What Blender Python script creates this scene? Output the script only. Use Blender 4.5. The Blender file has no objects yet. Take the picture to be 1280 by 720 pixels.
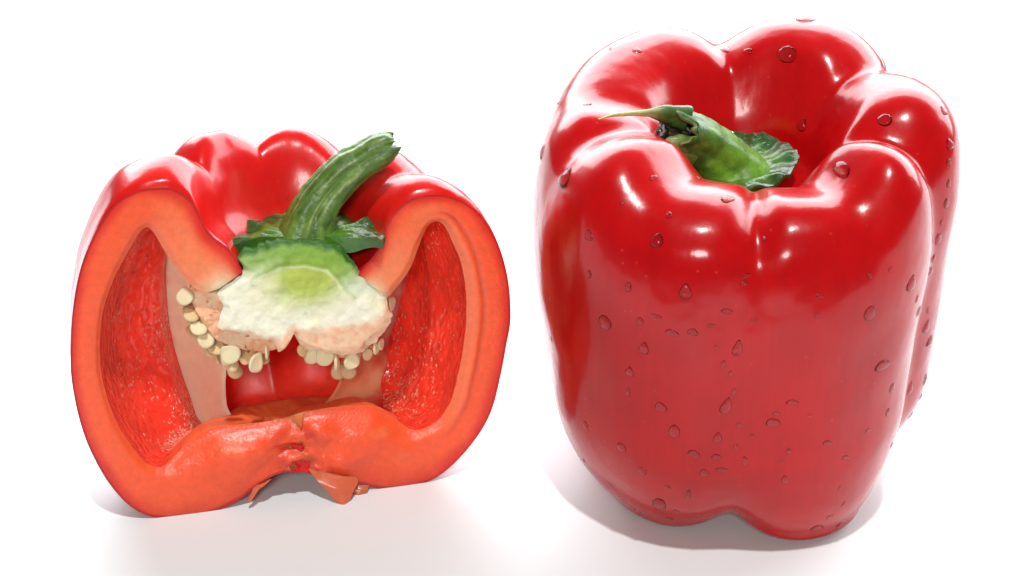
import bpy, bmesh, math, random
import numpy as np
from mathutils import Vector, Matrix
from mathutils.bvhtree import BVHTree

random.seed(7)
rng = np.random.default_rng(11)
R = math.radians
scene = bpy.context.scene
col = scene.collection
MM = 0.001

# ------------------------------------------------------------------ camera
CAM = np.array([0.0, -0.2835, 0.188])
PITCH = R(27.5)
FPX = 1900.0                      # focal length in pixels of a 1280 wide frame
cam_d = bpy.data.cameras.new('camera')
cam_d.sensor_width = 36.0
cam_d.lens = FPX / 1280.0 * 36.0
cam_d.clip_start = 0.005
cam_d.clip_end = 50.0
cam = bpy.data.objects.new('camera', cam_d)
cam.location = CAM
cam.rotation_euler = (R(90) - PITCH, 0, 0)
col.objects.link(cam)
scene.camera = cam

# ------------------------------------------------------------------ light
world = bpy.data.worlds.new('World')
scene.world = world
world.use_nodes = True
bg = world.node_tree.nodes['Background']
bg.inputs['Color'].default_value = (0.95, 0.97, 1.0, 1)
bg.inputs['Strength'].default_value = 0.11

def area_light(name, loc, target, sx, sy, power, color, shape='RECTANGLE'):
    d = bpy.data.lights.new(name, 'AREA')
    d.shape = shape
    d.size = sx
    d.size_y = sy
    d.energy = power
    d.color = color
    o = bpy.data.objects.new(name, d)
    o.location = loc
    v = Vector(target) - Vector(loc)
    o.rotation_euler = v.to_track_quat('-Z', 'Y').to_euler()
    col.objects.link(o)
    return o

area_light('window_light', (0.30, 0.95, 0.62), (0.05, 0.0, 0.03), 2.9, 0.95, 68.0, (0.93, 0.96, 1.0))
area_light('ceiling_lamp', (0.05, -0.36, 1.28), (0, 0, 0.03), 0.06, 0.06, 11.5, (1.0, 0.99, 0.97), 'DISK')
area_light('front_lamp', (-0.06, -0.95, 0.62), (0, 0, 0.04), 0.26, 0.26, 5.2, (1.0, 0.965, 0.92), 'DISK')

scene.view_settings.view_transform = 'Standard'
scene.view_settings.look = 'None'
scene.view_settings.gamma = 1.0
scene.view_settings.exposure = 0.0
scene.view_settings.use_curve_mapping = False
scene.render.engine = 'CYCLES'
scene.cycles.use_denoising = True
scene.cycles.max_bounces = 10
scene.cycles.sample_clamp_indirect = 2.0
scene.cycles.blur_glossy = 0.6
scene.cycles.transmission_bounces = 8

# ------------------------------------------------------------------ numeric helpers
def _hash(ix, iy, iz, seed):
    h = (ix * 374761393 + iy * 668265263 + iz * 2147483647 + seed * 1274126177) & 0xFFFFFFFF
    h = ((h ^ (h >> 13)) * 1274126177) & 0xFFFFFFFF
    h = h ^ (h >> 16)
    return (h & 0xFFFF) / 65535.0

def vnoise(P, scale, seed=0):
    """smooth value noise in -1..1 of points P (...,3) given in metres; scale in cycles per mm"""
    Q = np.asarray(P) / MM * scale + 1000.0
    I = np.floor(Q).astype(np.int64)
    F = Q - I
    F = F * F * (3 - 2 * F)
    out = 0
    for dx in (0, 1):
        for dy in (0, 1):
            for dz in (0, 1):
                w = (F[..., 0] if dx else 1 - F[..., 0]) * (F[..., 1] if dy else 1 - F[..., 1]) * (F[..., 2] if dz else 1 - F[..., 2])
                out = out + w * _hash(I[..., 0] + dx, I[..., 1] + dy, I[..., 2] + dz, seed)
    return out * 2 - 1

def fbm(P, scale, seed=0, oct=3):
    s, a = 0, 1.0
    for k in range(oct):
        s = s + a * vnoise(P, scale * 2 ** k, seed + k * 17)
        a *= 0.5
    return s

def catmull(P, n, closed=False):
    """n points on a centripetal-ish Catmull-Rom curve through P, spread evenly over the keys"""
    P = np.asarray(P, float)
    k = len(P)
    if closed:
        t = np.linspace(0, k, n, endpoint=False)
        idx = lambda i: P[np.mod(i, k)]
    else:
        t = np.linspace(0, k - 1 - 1e-9, n)
        Pe = np.vstack([2 * P[0] - P[1], P, 2 * P[-1] - P[-2]])
        idx = lambda i: Pe[np.clip(i + 1, 0, k + 1)]
    i = np.floor(t).astype(int)
    f = (t - i)[:, None]
    p0, p1, p2, p3 = idx(i - 1), idx(i), idx(i + 1), idx(i + 2)
    return 0.5 * ((2 * p1) + (-p0 + p2) * f + (2 * p0 - 5 * p1 + 4 * p2 - p3) * f ** 2 + (-p0 + 3 * p1 - 3 * p2 + p3) * f ** 3)

def resample(P, n, closed=False):
    P = np.asarray(P, float)
    Q = np.vstack([P, P[:1]]) if closed else P
    d = np.r_[0, np.cumsum(np.linalg.norm(np.diff(Q, axis=0), axis=1))]
    t = np.linspace(0, d[-1], n, endpoint=not closed)
    return np.stack([np.interp(t, d, Q[:, c]) for c in range(Q.shape[1])], 1)

def smoothstep(a, b, x):
    t = np.clip((x - a) / (b - a), 0, 1)
    return t * t * (3 - 2 * t)

def lerp(a, b, t):
    return a + (b - a) * t

def mixc(c1, c2, t):
    t = np.asarray(t)[..., None]
    return np.asarray(c1) * (1 - t) + np.asarray(c2) * t

# ------------------------------------------------------------------ mesh helpers
class MB:
    def __init__(self):
        self.v, self.f, self.c, self.m, self.n = [], [], [], [], 0
    def grid(self, P, closed_u=False, closed_v=False, color=None, mat=0, flip=False):
        P = np.asarray(P, float)
        a, b = P.shape[:2]
        i = np.arange(a if closed_u else a - 1)
        j = np.arange(b if closed_v else b - 1)
        I, J = np.meshgrid(i, j, indexing='ij')
        I2, J2 = (I + 1) % a, (J + 1) % b
        q = np.stack([I * b + J, I2 * b + J, I2 * b + J2, I * b + J2], -1).reshape(-1, 4) + self.n
        if flip:
            q = q[:, ::-1]
        self.v.append(P.reshape(-1, 3))
        self.f.append(q)
        self.m.append(np.full(len(q), mat))
        if color is None:
            color = np.ones((a, b, 3)) * 0.5
        self.c.append(np.broadcast_to(np.asarray(color, float), (a, b, 3)).reshape(-1, 3))
        self.n += a * b
        return self
    def build(self, name, mats, parent=None, origin=(0, 0, 0), smooth=True):
        V = np.vstack(self.v) - np.asarray(origin)
        F = np.vstack(self.f)
        me = bpy.data.meshes.new(name)
        me.from_pydata(V.tolist(), [], F.tolist())
        # turn every face outwards: judged on a welded copy, applied to the real faces
        bm = bmesh.new()
        bm.from_mesh(me)
        lay = bm.faces.layers.int.new('src')
        for k, f in enumerate(bm.faces):
            f[lay] = k
        n0 = np.zeros(len(F) * 3)
        me.polygons.foreach_get('normal', n0)
        n0 = n0.reshape(-1, 3)
        bmesh.ops.remove_doubles(bm, verts=bm.verts, dist=2e-7)
        bmesh.ops.recalc_face_normals(bm, faces=bm.faces)
        bm.normal_update()
        flip = np.zeros(len(F), bool)
        for f in bm.faces:
            n1 = f.normal
            k = f[lay]
            flip[k] = n0[k, 0] * n1.x + n0[k, 1] * n1.y + n0[k, 2] * n1.z < 0
        bm.free()
        F = np.where(flip[:, None], F[:, ::-1], F)
        bpy.data.meshes.remove(me)
        me = bpy.data.meshes.new(name)
        me.from_pydata(V.tolist(), [], F.tolist())
        if not isinstance(mats, (list, tuple)):
            mats = [mats]
        for m in mats:
            me.materials.append(m)
        me.polygons.foreach_set('material_index', np.concatenate(self.m).astype(np.int32))
        me.polygons.foreach_set('use_smooth', np.full(len(F), smooth))
        C = np.vstack(self.c)
        at = me.color_attributes.new('Col', 'FLOAT_COLOR', 'POINT')
        at.data.foreach_set('color', np.c_[C, np.ones(len(C))].astype(np.float32).ravel())
        me.update()
        o = bpy.data.objects.new(name, me)
        col.objects.link(o)
        if parent is not None:
            o.parent = parent
        return o

def empty(name, loc, label, cat, group=None):
    o = bpy.data.objects.new(name, None)
    o.location = loc
    o.empty_display_size = 0.01
    o['label'] = label
    o['category'] = cat
    if group:
        o['group'] = group
    col.objects.link(o)
    return o

def tube(curve, radius, nphi=40, profile=None, wob=0.0, seed=0, up=(0, 0, 1)):
    """rings (n, nphi, 3) round a curve; profile(s, phi) scales the radius"""
    C = np.asarray(curve, float)
    n = len(C)
    T = np.gradient(C, axis=0)
    T /= np.linalg.norm(T, axis=1)[:, None]
    N = np.zeros_like(C)
    u = np.asarray(up, float)
    v = u - T[0] * (u @ T[0])
    if np.linalg.norm(v) < 1e-3:
        v = np.array([1.0, 0, 0]) - T[0] * T[0][0]
    N[0] = v / np.linalg.norm(v)
    for k in range(1, n):
        v = N[k - 1] - T[k] * (N[k - 1] @ T[k])
        N[k] = v / np.linalg.norm(v)
    B = np.cross(T, N)
    ph = np.linspace(0, 2 * np.pi, nphi, endpoint=False)
    S = np.linspace(0, 1, n)[:, None]
    rad = np.asarray(radius, float).reshape(-1, 1) * np.ones((1, nphi))
    if profile is not None:
        rad = rad * profile(S, ph[None, :])
    D = N[:, None] * np.cos(ph)[None, :, None] + B[:, None] * np.sin(ph)[None, :, None]
    P = C[:, None] + D * rad[..., None]
    if wob:
        P = P + D * (fbm(P, 0.35, seed) * wob)[..., None]
    return P

# ------------------------------------------------------------------ pixels to places
def ray(x, y):
    d = np.array([(x - 640) / FPX, (360 - y) / FPX, -1.0])
    c, s = math.cos(R(90) - PITCH), math.sin(R(90) - PITCH)
    w = np.array([d[0], c * d[1] - s * d[2], s * d[1] + c * d[2]])
    return w / np.linalg.norm(w)

# ------------------------------------------------------------------ materials
def new_mat(name):
    m = bpy.data.materials.new(name)
    m.use_nodes = True
    nt = m.node_tree
    return m, nt, nt.nodes['Principled BSDF']

def node(nt, t, **kw):
    n = nt.nodes.new(t)
    for k, v in kw.items():
        if k in n.inputs:
            n.inputs[k].default_value = v
        else:
            setattr(n, k, v)
    return n

def ramp(nt, stops):
    r = nt.nodes.new('ShaderNodeValToRGB')
    e = r.color_ramp.elements
    while len(e) < len(stops):
        e.new(0.5)
    for k, (p, c) in enumerate(stops):
        e[k].position = p
        e[k].color = (*c, 1)
    return r

def add_bump(nt, bsdf, height, strength, dist, prev=None):
    b = node(nt, 'ShaderNodeBump')
    b.inputs['Strength'].default_value = strength
    b.inputs['Distance'].default_value = dist
    nt.links.new(height, b.inputs['Height'])
    if prev is not None:
        nt.links.new(prev, b.inputs['Normal'])
    nt.links.new(b.outputs['Normal'], bsdf.inputs['Normal'])
    return b.outputs['Normal']

def coords(nt, scale=(1, 1, 1)):
    tc = node(nt, 'ShaderNodeTexCoord')
    mp = node(nt, 'ShaderNodeMapping')
    mp.inputs['Scale'].default_value = scale
    nt.links.new(tc.outputs['Object'], mp.inputs['Vector'])
    return mp.outputs['Vector']

def skin_material(name, dark, light, sss, rough):
    m, nt, b = new_mat(name)
    v = coords(nt)
    n1 = node(nt, 'ShaderNodeTexNoise', Scale=38.0, Detail=3.0, Roughness=0.6)
    nt.links.new(v, n1.inputs['Vector'])
    r1 = ramp(nt, [(0.32, dark), (0.72, light)])
    nt.links.new(n1.outputs['Fac'], r1.inputs['Fac'])
    vs = coords(nt, (1, 1, 0.06))
    ns = node(nt, 'ShaderNodeTexNoise', Scale=520.0, Detail=4.0, Roughness=0.6)
    nt.links.new(vs, ns.inputs['Vector'])
    ms = node(nt, 'ShaderNodeMapRange')
    ms.inputs['From Min'].default_value = 0.3
    ms.inputs['From Max'].default_value = 0.7
    ms.inputs['To Min'].default_value = 0.93
    ms.inputs['To Max'].default_value = 1.05
    nt.links.new(ns.outputs['Fac'], ms.inputs['Value'])
    mu = node(nt, 'ShaderNodeVectorMath', operation='MULTIPLY')
    nt.links.new(r1.outputs['Color'], mu.inputs[0])
    nt.links.new(ms.outputs['Result'], mu.inputs[1])
    vd = node(nt, 'ShaderNodeTexVoronoi', Scale=340.0, feature='F1')
    nt.links.new(v, vd.inputs['Vector'])
    rd = ramp(nt, [(0.05, (1, 1, 1)), (0.13, (0, 0, 0))])
    nt.links.new(vd.outputs['Distance'], rd.inputs['Fac'])
    nd = node(nt, 'ShaderNodeTexNoise', Scale=60.0, Detail=2.0)
    nt.links.new(v, nd.inputs['Vector'])
    rn = ramp(nt, [(0.45, (0, 0, 0)), (0.7, (0.5, 0.5, 0.5))])
    nt.links.new(nd.outputs['Fac'], rn.inputs['Fac'])
    md = node(nt, 'ShaderNodeMath', operation='MULTIPLY')
    nt.links.new(rd.outputs['Color'], md.inputs[0])
    nt.links.new(rn.outputs['Color'], md.inputs[1])
    mx = node(nt, 'ShaderNodeMix', data_type='RGBA')
    nt.links.new(md.outputs[0], mx.inputs[0])
    nt.links.new(mu.outputs['Vector'], mx.inputs[6])
    mx.inputs[7].default_value = (0.66, 0.06, 0.035, 1)
    nt.links.new(mx.outputs[2], b.inputs['Base Color'])
    b.inputs['Roughness'].default_value = rough
    b.inputs['IOR'].default_value = 1.40
    b.inputs['Subsurface Weight'].default_value = sss
    b.inputs['Subsurface Radius'].default_value = (1.0, 0.10, 0.05)
    b.inputs['Subsurface Scale'].default_value = 0.003
    b.inputs['Coat Weight'].default_value = 0.15
    b.inputs['Coat Roughness'].default_value = 0.09
    # waxy unevenness: broad dents, fine lengthwise streaks, tiny pores
    n2 = node(nt, 'ShaderNodeTexNoise', Scale=95.0, Detail=2.0)
    nt.links.new(v, n2.inputs['Vector'])
    nr = add_bump(nt, b, n2.outputs['Fac'], 0.30, 0.0013)
    v3 = coords(nt, (1, 1, 0.12))
    n3 = node(nt, 'ShaderNodeTexNoise', Scale=900.0, Detail=2.0)
    nt.links.new(v3, n3.inputs['Vector'])
    nr = add_bump(nt, b, n3.outputs['Fac'], 0.10, 0.00025, nr)
    nt.links.new(nr, b.inputs['Coat Normal'])
    # roughness breaks up a little
    n4 = node(nt, 'ShaderNodeTexNoise', Scale=160.0, Detail=4.0)
    nt.links.new(v, n4.inputs['Vector'])
    mr = node(nt, 'ShaderNodeMapRange')
    mr.inputs['To Min'].default_value = rough * 0.7
    mr.inputs['To Max'].default_value = rough * 1.4
    nt.links.new(n4.outputs['Fac'], mr.inputs['Value'])
    nt.links.new(mr.outputs['Result'], b.inputs['Roughness'])
    return m

def tissue_material(name, rough=0.35, sss=0.4, sss_scale=0.003, radius=(1, 0.35, 0.2), bump=((700, 0.35, 0.0004),),
                    stretch=(1, 1, 1), vary=0.25, vary_scale=350.0, coat=0.0, cells=None):
    m, nt, b = new_mat(name)
    at = node(nt, 'ShaderNodeVertexColor', layer_name='Col')
    v = coords(nt, stretch)
    n1 = node(nt, 'ShaderNodeTexNoise', Scale=vary_scale, Detail=5.0, Roughness=0.65)
    nt.links.new(v, n1.inputs['Vector'])
    mr = node(nt, 'ShaderNodeMapRange')
    mr.inputs['From Min'].default_value = 0.25
    mr.inputs['From Max'].default_value = 0.75
    mr.inputs['To Min'].default_value = 1 - vary
    mr.inputs['To Max'].default_value = 1 + vary
    nt.links.new(n1.outputs['Fac'], mr.inputs['Value'])
    mul = node(nt, 'ShaderNodeVectorMath', operation='MULTIPLY')
    nt.links.new(at.outputs['Color'], mul.inputs[0])
    nt.links.new(mr.outputs['Result'], mul.inputs[1])
    nt.links.new(mul.outputs['Vector'], b.inputs['Base Color'])
    b.inputs['Roughness'].default_value = rough
    b.inputs['Subsurface Weight'].default_value = sss
    b.inputs['Subsurface Radius'].default_value = radius
    b.inputs['Subsurface Scale'].default_value = sss_scale
    b.inputs['Coat Weight'].default_value = coat
    b.inputs['Coat Roughness'].default_value = 0.11
    nr = None
    for (s, st, d) in bump:
        n2 = node(nt, 'ShaderNodeTexNoise', Scale=s, Detail=4.0)
        nt.links.new(v, n2.inputs['Vector'])
        nr = add_bump(nt, b, n2.outputs['Fac'], st, d, nr)
    if cells:
        s, st, d = cells
        vo = node(nt, 'ShaderNodeTexVoronoi', Scale=s, feature='SMOOTH_F1')
        nw = node(nt, 'ShaderNodeTexNoise', Scale=260.0, Detail=2.0)
        nt.links.new(v, nw.inputs['Vector'])
        ma = node(nt, 'ShaderNodeVectorMath', operation='MULTIPLY_ADD')
        nt.links.new(nw.outputs['Color'], ma.inputs[0])
        ma.inputs[1].default_value = (0.004, 0.004, 0.004)
        nt.links.new(v, ma.inputs[2])
        nt.links.new(ma.outputs['Vector'], vo.inputs['Vector'])
        v2 = node(nt, 'ShaderNodeTexVoronoi', Scale=s * 1.6, feature='F1')
        nt.links.new(ma.outputs['Vector'], v2.inputs['Vector'])
        sp_ = ramp(nt, [(0.10, (1, 1, 1)), (0.34, (0, 0, 0))])
        nt.links.new(v2.outputs['Distance'], sp_.inputs['Fac'])
        nm = node(nt, 'ShaderNodeTexNoise', Scale=130.0, Detail=3.0)
        nt.links.new(v, nm.inputs['Vector'])
        rm_ = ramp(nt, [(0.46, (0, 0, 0)), (0.66, (0.75, 0.75, 0.75))])
        nt.links.new(nm.outputs['Fac'], rm_.inputs['Fac'])
        mm_ = node(nt, 'ShaderNodeMath', operation='MULTIPLY')
        nt.links.new(sp_.outputs['Color'], mm_.inputs[0])
        nt.links.new(rm_.outputs['Color'], mm_.inputs[1])
        mx = node(nt, 'ShaderNodeMix', data_type='RGBA')
        nt.links.new(mm_.outputs[0], mx.inputs[0])
        nt.links.new(mul.outputs['Vector'], mx.inputs[6])
        mx.inputs[7].default_value = (0.92, 0.40, 0.24, 1)
        nt.links.new(mx.outputs[2], b.inputs['Base Color'])
        nr = add_bump(nt, b, vo.outputs['Distance'], st, d, nr)
        nr_node = nt.nodes[-1]
        nr_node.invert = True
    if coat and nr is not None:
        nt.links.new(nr, b.inputs['Coat Normal'])
    return m

M_skin = skin_material('red_skin', (0.41, 0.0012, 0.0028), (0.53, 0.003, 0.004), 0.05, 0.21)
M_skin_half = skin_material('red_skin_half', (0.56, 0.006, 0.006), (0.66, 0.012, 0.008), 0.10, 0.22)
M_flesh = tissue_material('cut_flesh', rough=0.36, sss=0.7, sss_scale=0.0040, radius=(1, 0.3, 0.12),
                          bump=((240, 0.16, 0.0009), (1400, 0.40, 0.0003)), vary=0.10, vary_scale=700, coat=0.12)
M_inner = tissue_material('inner_wall_wet', rough=0.22, sss=0.75, sss_scale=0.006, radius=(1, 0.06, 0.03),
                          bump=((300, 0.2, 0.0006),), vary=0.2, coat=0.4, stretch=(1, 1, 0.6), cells=(760, 0.55, 0.0010))
M_inner_smooth = tissue_material('inner_wall_smooth', rough=0.4, sss=0.8, sss_scale=0.006, radius=(1, 0.06, 0.03),
                                 bump=((160, 0.15, 0.0006),), vary=0.12, coat=0.1)
M_blister = tissue_material('juice_blister', rough=0.12, sss=0.4, sss_scale=0.001, radius=(1, 0.3, 0.2), bump=(), vary=0.1, coat=0.5)
M_membrane = tissue_material('pale_membrane', rough=0.3, sss=0.6, sss_scale=0.004, radius=(1, 0.4, 0.2),
                             bump=((240, 0.2, 0.0006),), vary=0.08, coat=0.3)
M_core = tissue_material('core_pith', rough=0.6, sss=0.4, sss_scale=0.002, radius=(1, 0.8, 0.5),
                         bump=((420, 0.22, 0.0008), (1800, 0.4, 0.0003)), vary=0.07, vary_scale=900)
M_green = tissue_material('green_stem', rough=0.46, sss=0.15, sss_scale=0.001, radius=(0.6, 1, 0.3),
                          bump=((900, 0.4, 0.0004),), vary=0.35, vary_scale=700, coat=0.10)
M_calyx = tissue_material('green_calyx', rough=0.30, sss=0.1, sss_scale=0.001, radius=(0.5, 1, 0.3),
                          bump=((380, 0.5, 0.0010), (1300, 0.25, 0.0003)), vary=0.3, vary_scale=500, coat=0.3)
M_seed = tissue_material('seed_coat', rough=0.42, sss=0.3, sss_scale=0.001, radius=(1, 0.8, 0.5),
                         bump=((900, 0.3, 0.0003),), vary=0.12, vary_scale=500)
M_dark = tissue_material('dark_scrap', rough=0.35, sss=0.0, bump=((900, 0.5, 0.0005),), vary=0.3, coat=0.3)

m, nt, b = new_mat('water')
nt.nodes.remove(b)
out = nt.nodes['Material Output']
fr = node(nt, 'ShaderNodeFresnel', IOR=1.33)
gl = node(nt, 'ShaderNodeBsdfGlossy', Roughness=0.02)
tr = node(nt, 'ShaderNodeBsdfTransparent')
rf = node(nt, 'ShaderNodeBsdfRefraction', Roughness=0.0, IOR=1.33)
m1 = node(nt, 'ShaderNodeMixShader')
m1.inputs[0].default_value = 0.60
nt.links.new(tr.outputs[0], m1.inputs[1])
nt.links.new(rf.outputs[0], m1.inputs[2])
m2 = node(nt, 'ShaderNodeMixShader')
ge = node(nt, 'ShaderNodeNewGeometry')
iv = node(nt, 'ShaderNodeMath', operation='SUBTRACT')
iv.inputs[0].default_value = 1.0
nt.links.new(ge.outputs['Backfacing'], iv.inputs[1])
mf = node(nt, 'ShaderNodeMath', operation='MULTIPLY')
nt.links.new(fr.outputs[0], mf.inputs[0])
nt.links.new(iv.outputs[0], mf.inputs[1])
nt.links.new(mf.outputs[0], m2.inputs[0])
nt.links.new(m1.outputs[0], m2.inputs[1])
nt.links.new(gl.outputs[0], m2.inputs[2])
nt.links.new(m2.outputs[0], out.inputs['Surface'])
M_water = m

m, nt, b = new_mat('white_table')
v = coords(nt)
n1 = node(nt, 'ShaderNodeTexNoise', Scale=14.0, Detail=4.0)
nt.links.new(v, n1.inputs['Vector'])
r1 = ramp(nt, [(0.3, (0.70, 0.735, 0.745)), (0.7, (0.72, 0.757, 0.767))])
nt.links.new(n1.outputs['Fac'], r1.inputs['Fac'])
nt.links.new(r1.outputs['Color'], b.inputs['Base Color'])
b.inputs['Roughness'].default_value = 0.45
b.inputs['Specular IOR Level'].default_value = 0.3
M_table = m

# ------------------------------------------------------------------ the white table top
def table():
    mb = MB()
    x0, x1, y0, y1, t, r = -1.1, 1.1, -0.24, 1.0, 0.02, 0.003
    prof = [(0, 0)]
    # rounded-edge slab: rings from the centre of the top out, over the edge and under
    rings = []
    for s, z in [(0.0, 0.0), (0.5, 0.0), (1.0, 0.0)]:
        rings.append((s, 0.0, z))
    pts = []
    cx, cy, hx, hy = (x0 + x1) / 2, (y0 + y1) / 2, (x1 - x0) / 2, (y1 - y0) / 2
    def rect(ix, z, s=1.0):
        return [(cx + sx * (hx - ix) * s, cy + sy * (hy - ix) * s, z) for sx, sy in ((-1, -1), (1, -1), (1, 1), (-1, 1))]
    G = [rect(0.03, 0, 0.02), rect(r, 0)]
    for k in range(1, 5):
        a = k / 4 * math.pi / 2
        G.append(rect(r - r * math.sin(a), -r + r * math.cos(a)))
    G.append(rect(0, -t))
    G.append(rect(0.02, -t, 0.02))
    mb.grid(np.array(G), closed_v=True)
    # close the small hole in the middle of the top
    g = G[0]
    mb.grid(np.array([[g[0], g[1]], [g[3], g[2]]]))
    o = mb.build('table_top', M_table, smooth=False)
    o['kind'] = 'structure'
    return o
table()

# ------------------------------------------------------------------ the whole pepper
WX, WY = 0.0475, -0.002
W0 = np.array([WX, WY, 0.0])

# notches (deg, counter-clockwise from +x, -90 is towards the camera) and the lobes between them
#            angle  rimdrop ridge_r  max_r  low_r  bot_r  bot_lift
NOTCH = [(-96, 74.0, 27.0, 40.3, 39.8, 26.5, 6.0),
         (-27, 77.5, 24.5, 36.2, 35.0, 24.0, 7.0),
         (29,  83.5, 27.5, 39.8, 35.0, 19.0, 6.0),
         (97,  83.5, 28.5, 40.6, 35.0, 18.0, 5.0),
         (168, 83.0, 29.5, 42.8, 38.0, 22.0, 5.0),
         (197, 79.0, 28.5, 43.6, 40.5, 26.0, 4.0)]
#          ridge_z ridge_r max_r low_r bot_r bot_lift, ridge tilt
LOBE = [(78.3, 31.0, 41.3, 40.8, 33.5, 0.0, 4.2),   # front right
        (86.0, 30.0, 41.3, 40.5, 30.0, 4.0, 0.0),   # right
        (90.5, 31.5, 42.5, 38.0, 23.0, 2.0, -1.0),   # back right
        (88.0, 32.0, 44.0, 40.0, 24.0, 2.0, -3.0),   # back left
        (81.5, 32.5, 43.0, 39.5, 27.0, 2.0, 0.0),   # left
        (78.3, 32.0, 45.0, 43.0, 30.5, 0.0, -3.2)]   # front left

def lobe_params(nth):
    th = np.linspace(-96, 264, nth, endpoint=False)
    na = np.array([n[0] for n in NOTCH] + [264])
    out = np.zeros((nth, 6))
    for k in range(6):
        a, bb = na[k], na[k + 1]
        sel = (th >= a) & (th < bb)
        t = (th[sel] - a) / (bb - a) * 2 - 1
        s = 1 - np.abs(t) ** 2.6
        n0 = np.array(NOTCH[k][1:])
        n1 = np.array(NOTCH[(k + 1) % 6][1:])
        w = smoothstep(-1, 1, t)[:, None]
        out[sel] = (n0 * (1 - w) + n1 * w) * (1 - s[:, None]) + np.array(LOBE[k][:6]) * s[:, None]
        g = (smoothstep(-0.15, 0.45, t) if k == 0 else smoothstep(-0.45, 0.15, t) if k == 5 else (t + 1) / 2) * 2 - 1
        out[sel, 0] += LOBE[k][6] * g * s
    # soften the creases a touch
    sg = 3.2 / (360 / nth)
    kx = np.arange(-int(4 * sg) - 1, int(4 * sg) + 2)
    ker = np.exp(-0.5 * (kx / sg) ** 2)
    ker /= ker.sum()
    sm = np.zeros_like(out)
    for kk, w in zip(kx, ker):
        sm += w * np.roll(out, kk, axis=0)
    dn = np.abs(np.mod(th + 96 + 180, 360) - 180)
    pinch = np.exp(-(dn / 5.0) ** 2)
    sm[:, 0] -= 1.8 * pinch
    sm[:, 1] -= 1.5 * pinch
    return np.radians(th), sm

def whole_body(nth=420, nu=230):
    th, p = lobe_params(nth)
    G = np.zeros((nu, nth, 3))
    pit = 66.6
    for i in range(nth):
        rz, rr, rm, rl, rb, bl = p[i]
        keys = [(0.5, pit - 1), (6, pit - 0.5), (12, pit + 0.6), (lerp(13, rr, 0.15), lerp(pit, rz, 0.42)), (lerp(13, rr, 0.42), lerp(pit, rz, 0.82)), (lerp(13, rr, 0.70), lerp(pit, rz, 0.965)),
                (rr, rz), (lerp(rr, rm, 0.36), rz - 1.2), (lerp(rr, rm, 0.66), rz - 4.1), (lerp(rr, rm, 0.88), rz - 9.0), (rm, rz - 19), (rm - 0.2, rz - 31),
                (lerp(rm, rl, 0.45), 36), (rl, 22), (lerp(rl, rb, 0.30), 11 + bl * 0.3), (lerp(rl, rb, 0.68), 3.6 + bl * 0.7), (rb, bl), (rb * 0.66, bl + 0.7),
                (rb * 0.32, 5.0 + bl * 0.5), (0.3, 8.0)]
        c = catmull(np.array(keys), nu)
        G[:, i, 0] = c[:, 0] * math.cos(th[i])
        G[:, i, 1] = c[:, 0] * math.sin(th[i])
        G[:, i, 2] = c[:, 1]
    G *= MM
    # slow unevenness
    d = G.copy()
    d[..., 2] = 0
    d /= np.linalg.norm(d, axis=2, keepdims=True) + 1e-9
    amt = fbm(G, 0.035, 3, 2) * 0.7 + vnoise(G, 0.11, 9) * 0.18
    w = smoothstep(0.0, 0.02, np.linalg.norm(G[..., :2], axis=2))
    G += d * (amt * w * MM)[..., None]
    G[..., 2] -= G[..., 2].min()
    return G

pepper = empty('bell_pepper', W0, 'whole glossy red bell pepper beaded with water drops, curved green stem in its top', 'bell pepper')
WB = whole_body()
mb = MB().grid(WB, closed_v=True, color=(0.6, 0.01, 0.01), flip=True)
body = mb.build('body', M_skin, pepper)

bvh_v = [Vector(v) for v in (WB.reshape(-1, 3) + W0)]
bvh_f = [list(map(int, f)) for f in np.vstack(mb.f)]
BVH = BVHTree.FromPolygons(bvh_v, bvh_f)

def wpx(x, y, Y):
    """place on the vertical plane y=Y seen at pixel (x, y)"""
    d = ray(x, y)
    return CAM + d * (Y - CAM[1]) / d[1]

def crinkle_ring(center, axis, r0, r1, lift, th0, th1, nth, nr, seed, thick=1.3, ruff=1.0, lobes=5):
    """ruffled collar: closed thick sheet between r0 and r1 round an axis"""
    ax = np.asarray(axis, float)
    ax /= np.linalg.norm(ax)
    e1 = np.cross([0, 1.0, 0], ax)
    e1 /= np.linalg.norm(e1)
    e2 = np.cross(ax, e1)
    th = np.linspace(th0, th1, nth, endpoint=abs(th1 - th0) < 2 * np.pi - 1e-6)
    s = np.linspace(0, 1, nr)
    TH, S = np.meshgrid(th, s, indexing='ij')
    dirs = e1 * np.cos(TH)[..., None] + e2 * np.sin(TH)[..., None]
    key = dirs * 0.012
    edge = 1 + 0.12 * vnoise(key, 0.22, seed) + 0.05 * np.sin(lobes * TH + seed) + 0.03 * vnoise(key, 0.7, seed + 4)
    rad = r0 + (r1 * edge - r0) * S
    h = lift * S ** 1.6 + ruff * S * (1.0 * vnoise(key * (1 + S[..., None]), 0.20, seed + 1) + 0.6 * vnoise(key + dirs * rad[..., None] * MM, 0.32, seed + 2))
    base = np.asarray(center) + (dirs * rad[..., None] + ax * h[..., None]) * MM
    t = thick * (1 - 0.65 * S ** 2)
    top = base + ax * (t * 0.5 * MM)[..., None]
    bot = base - ax * (t * 0.5 * MM)[..., None]
    return top, bot, TH, S

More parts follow.
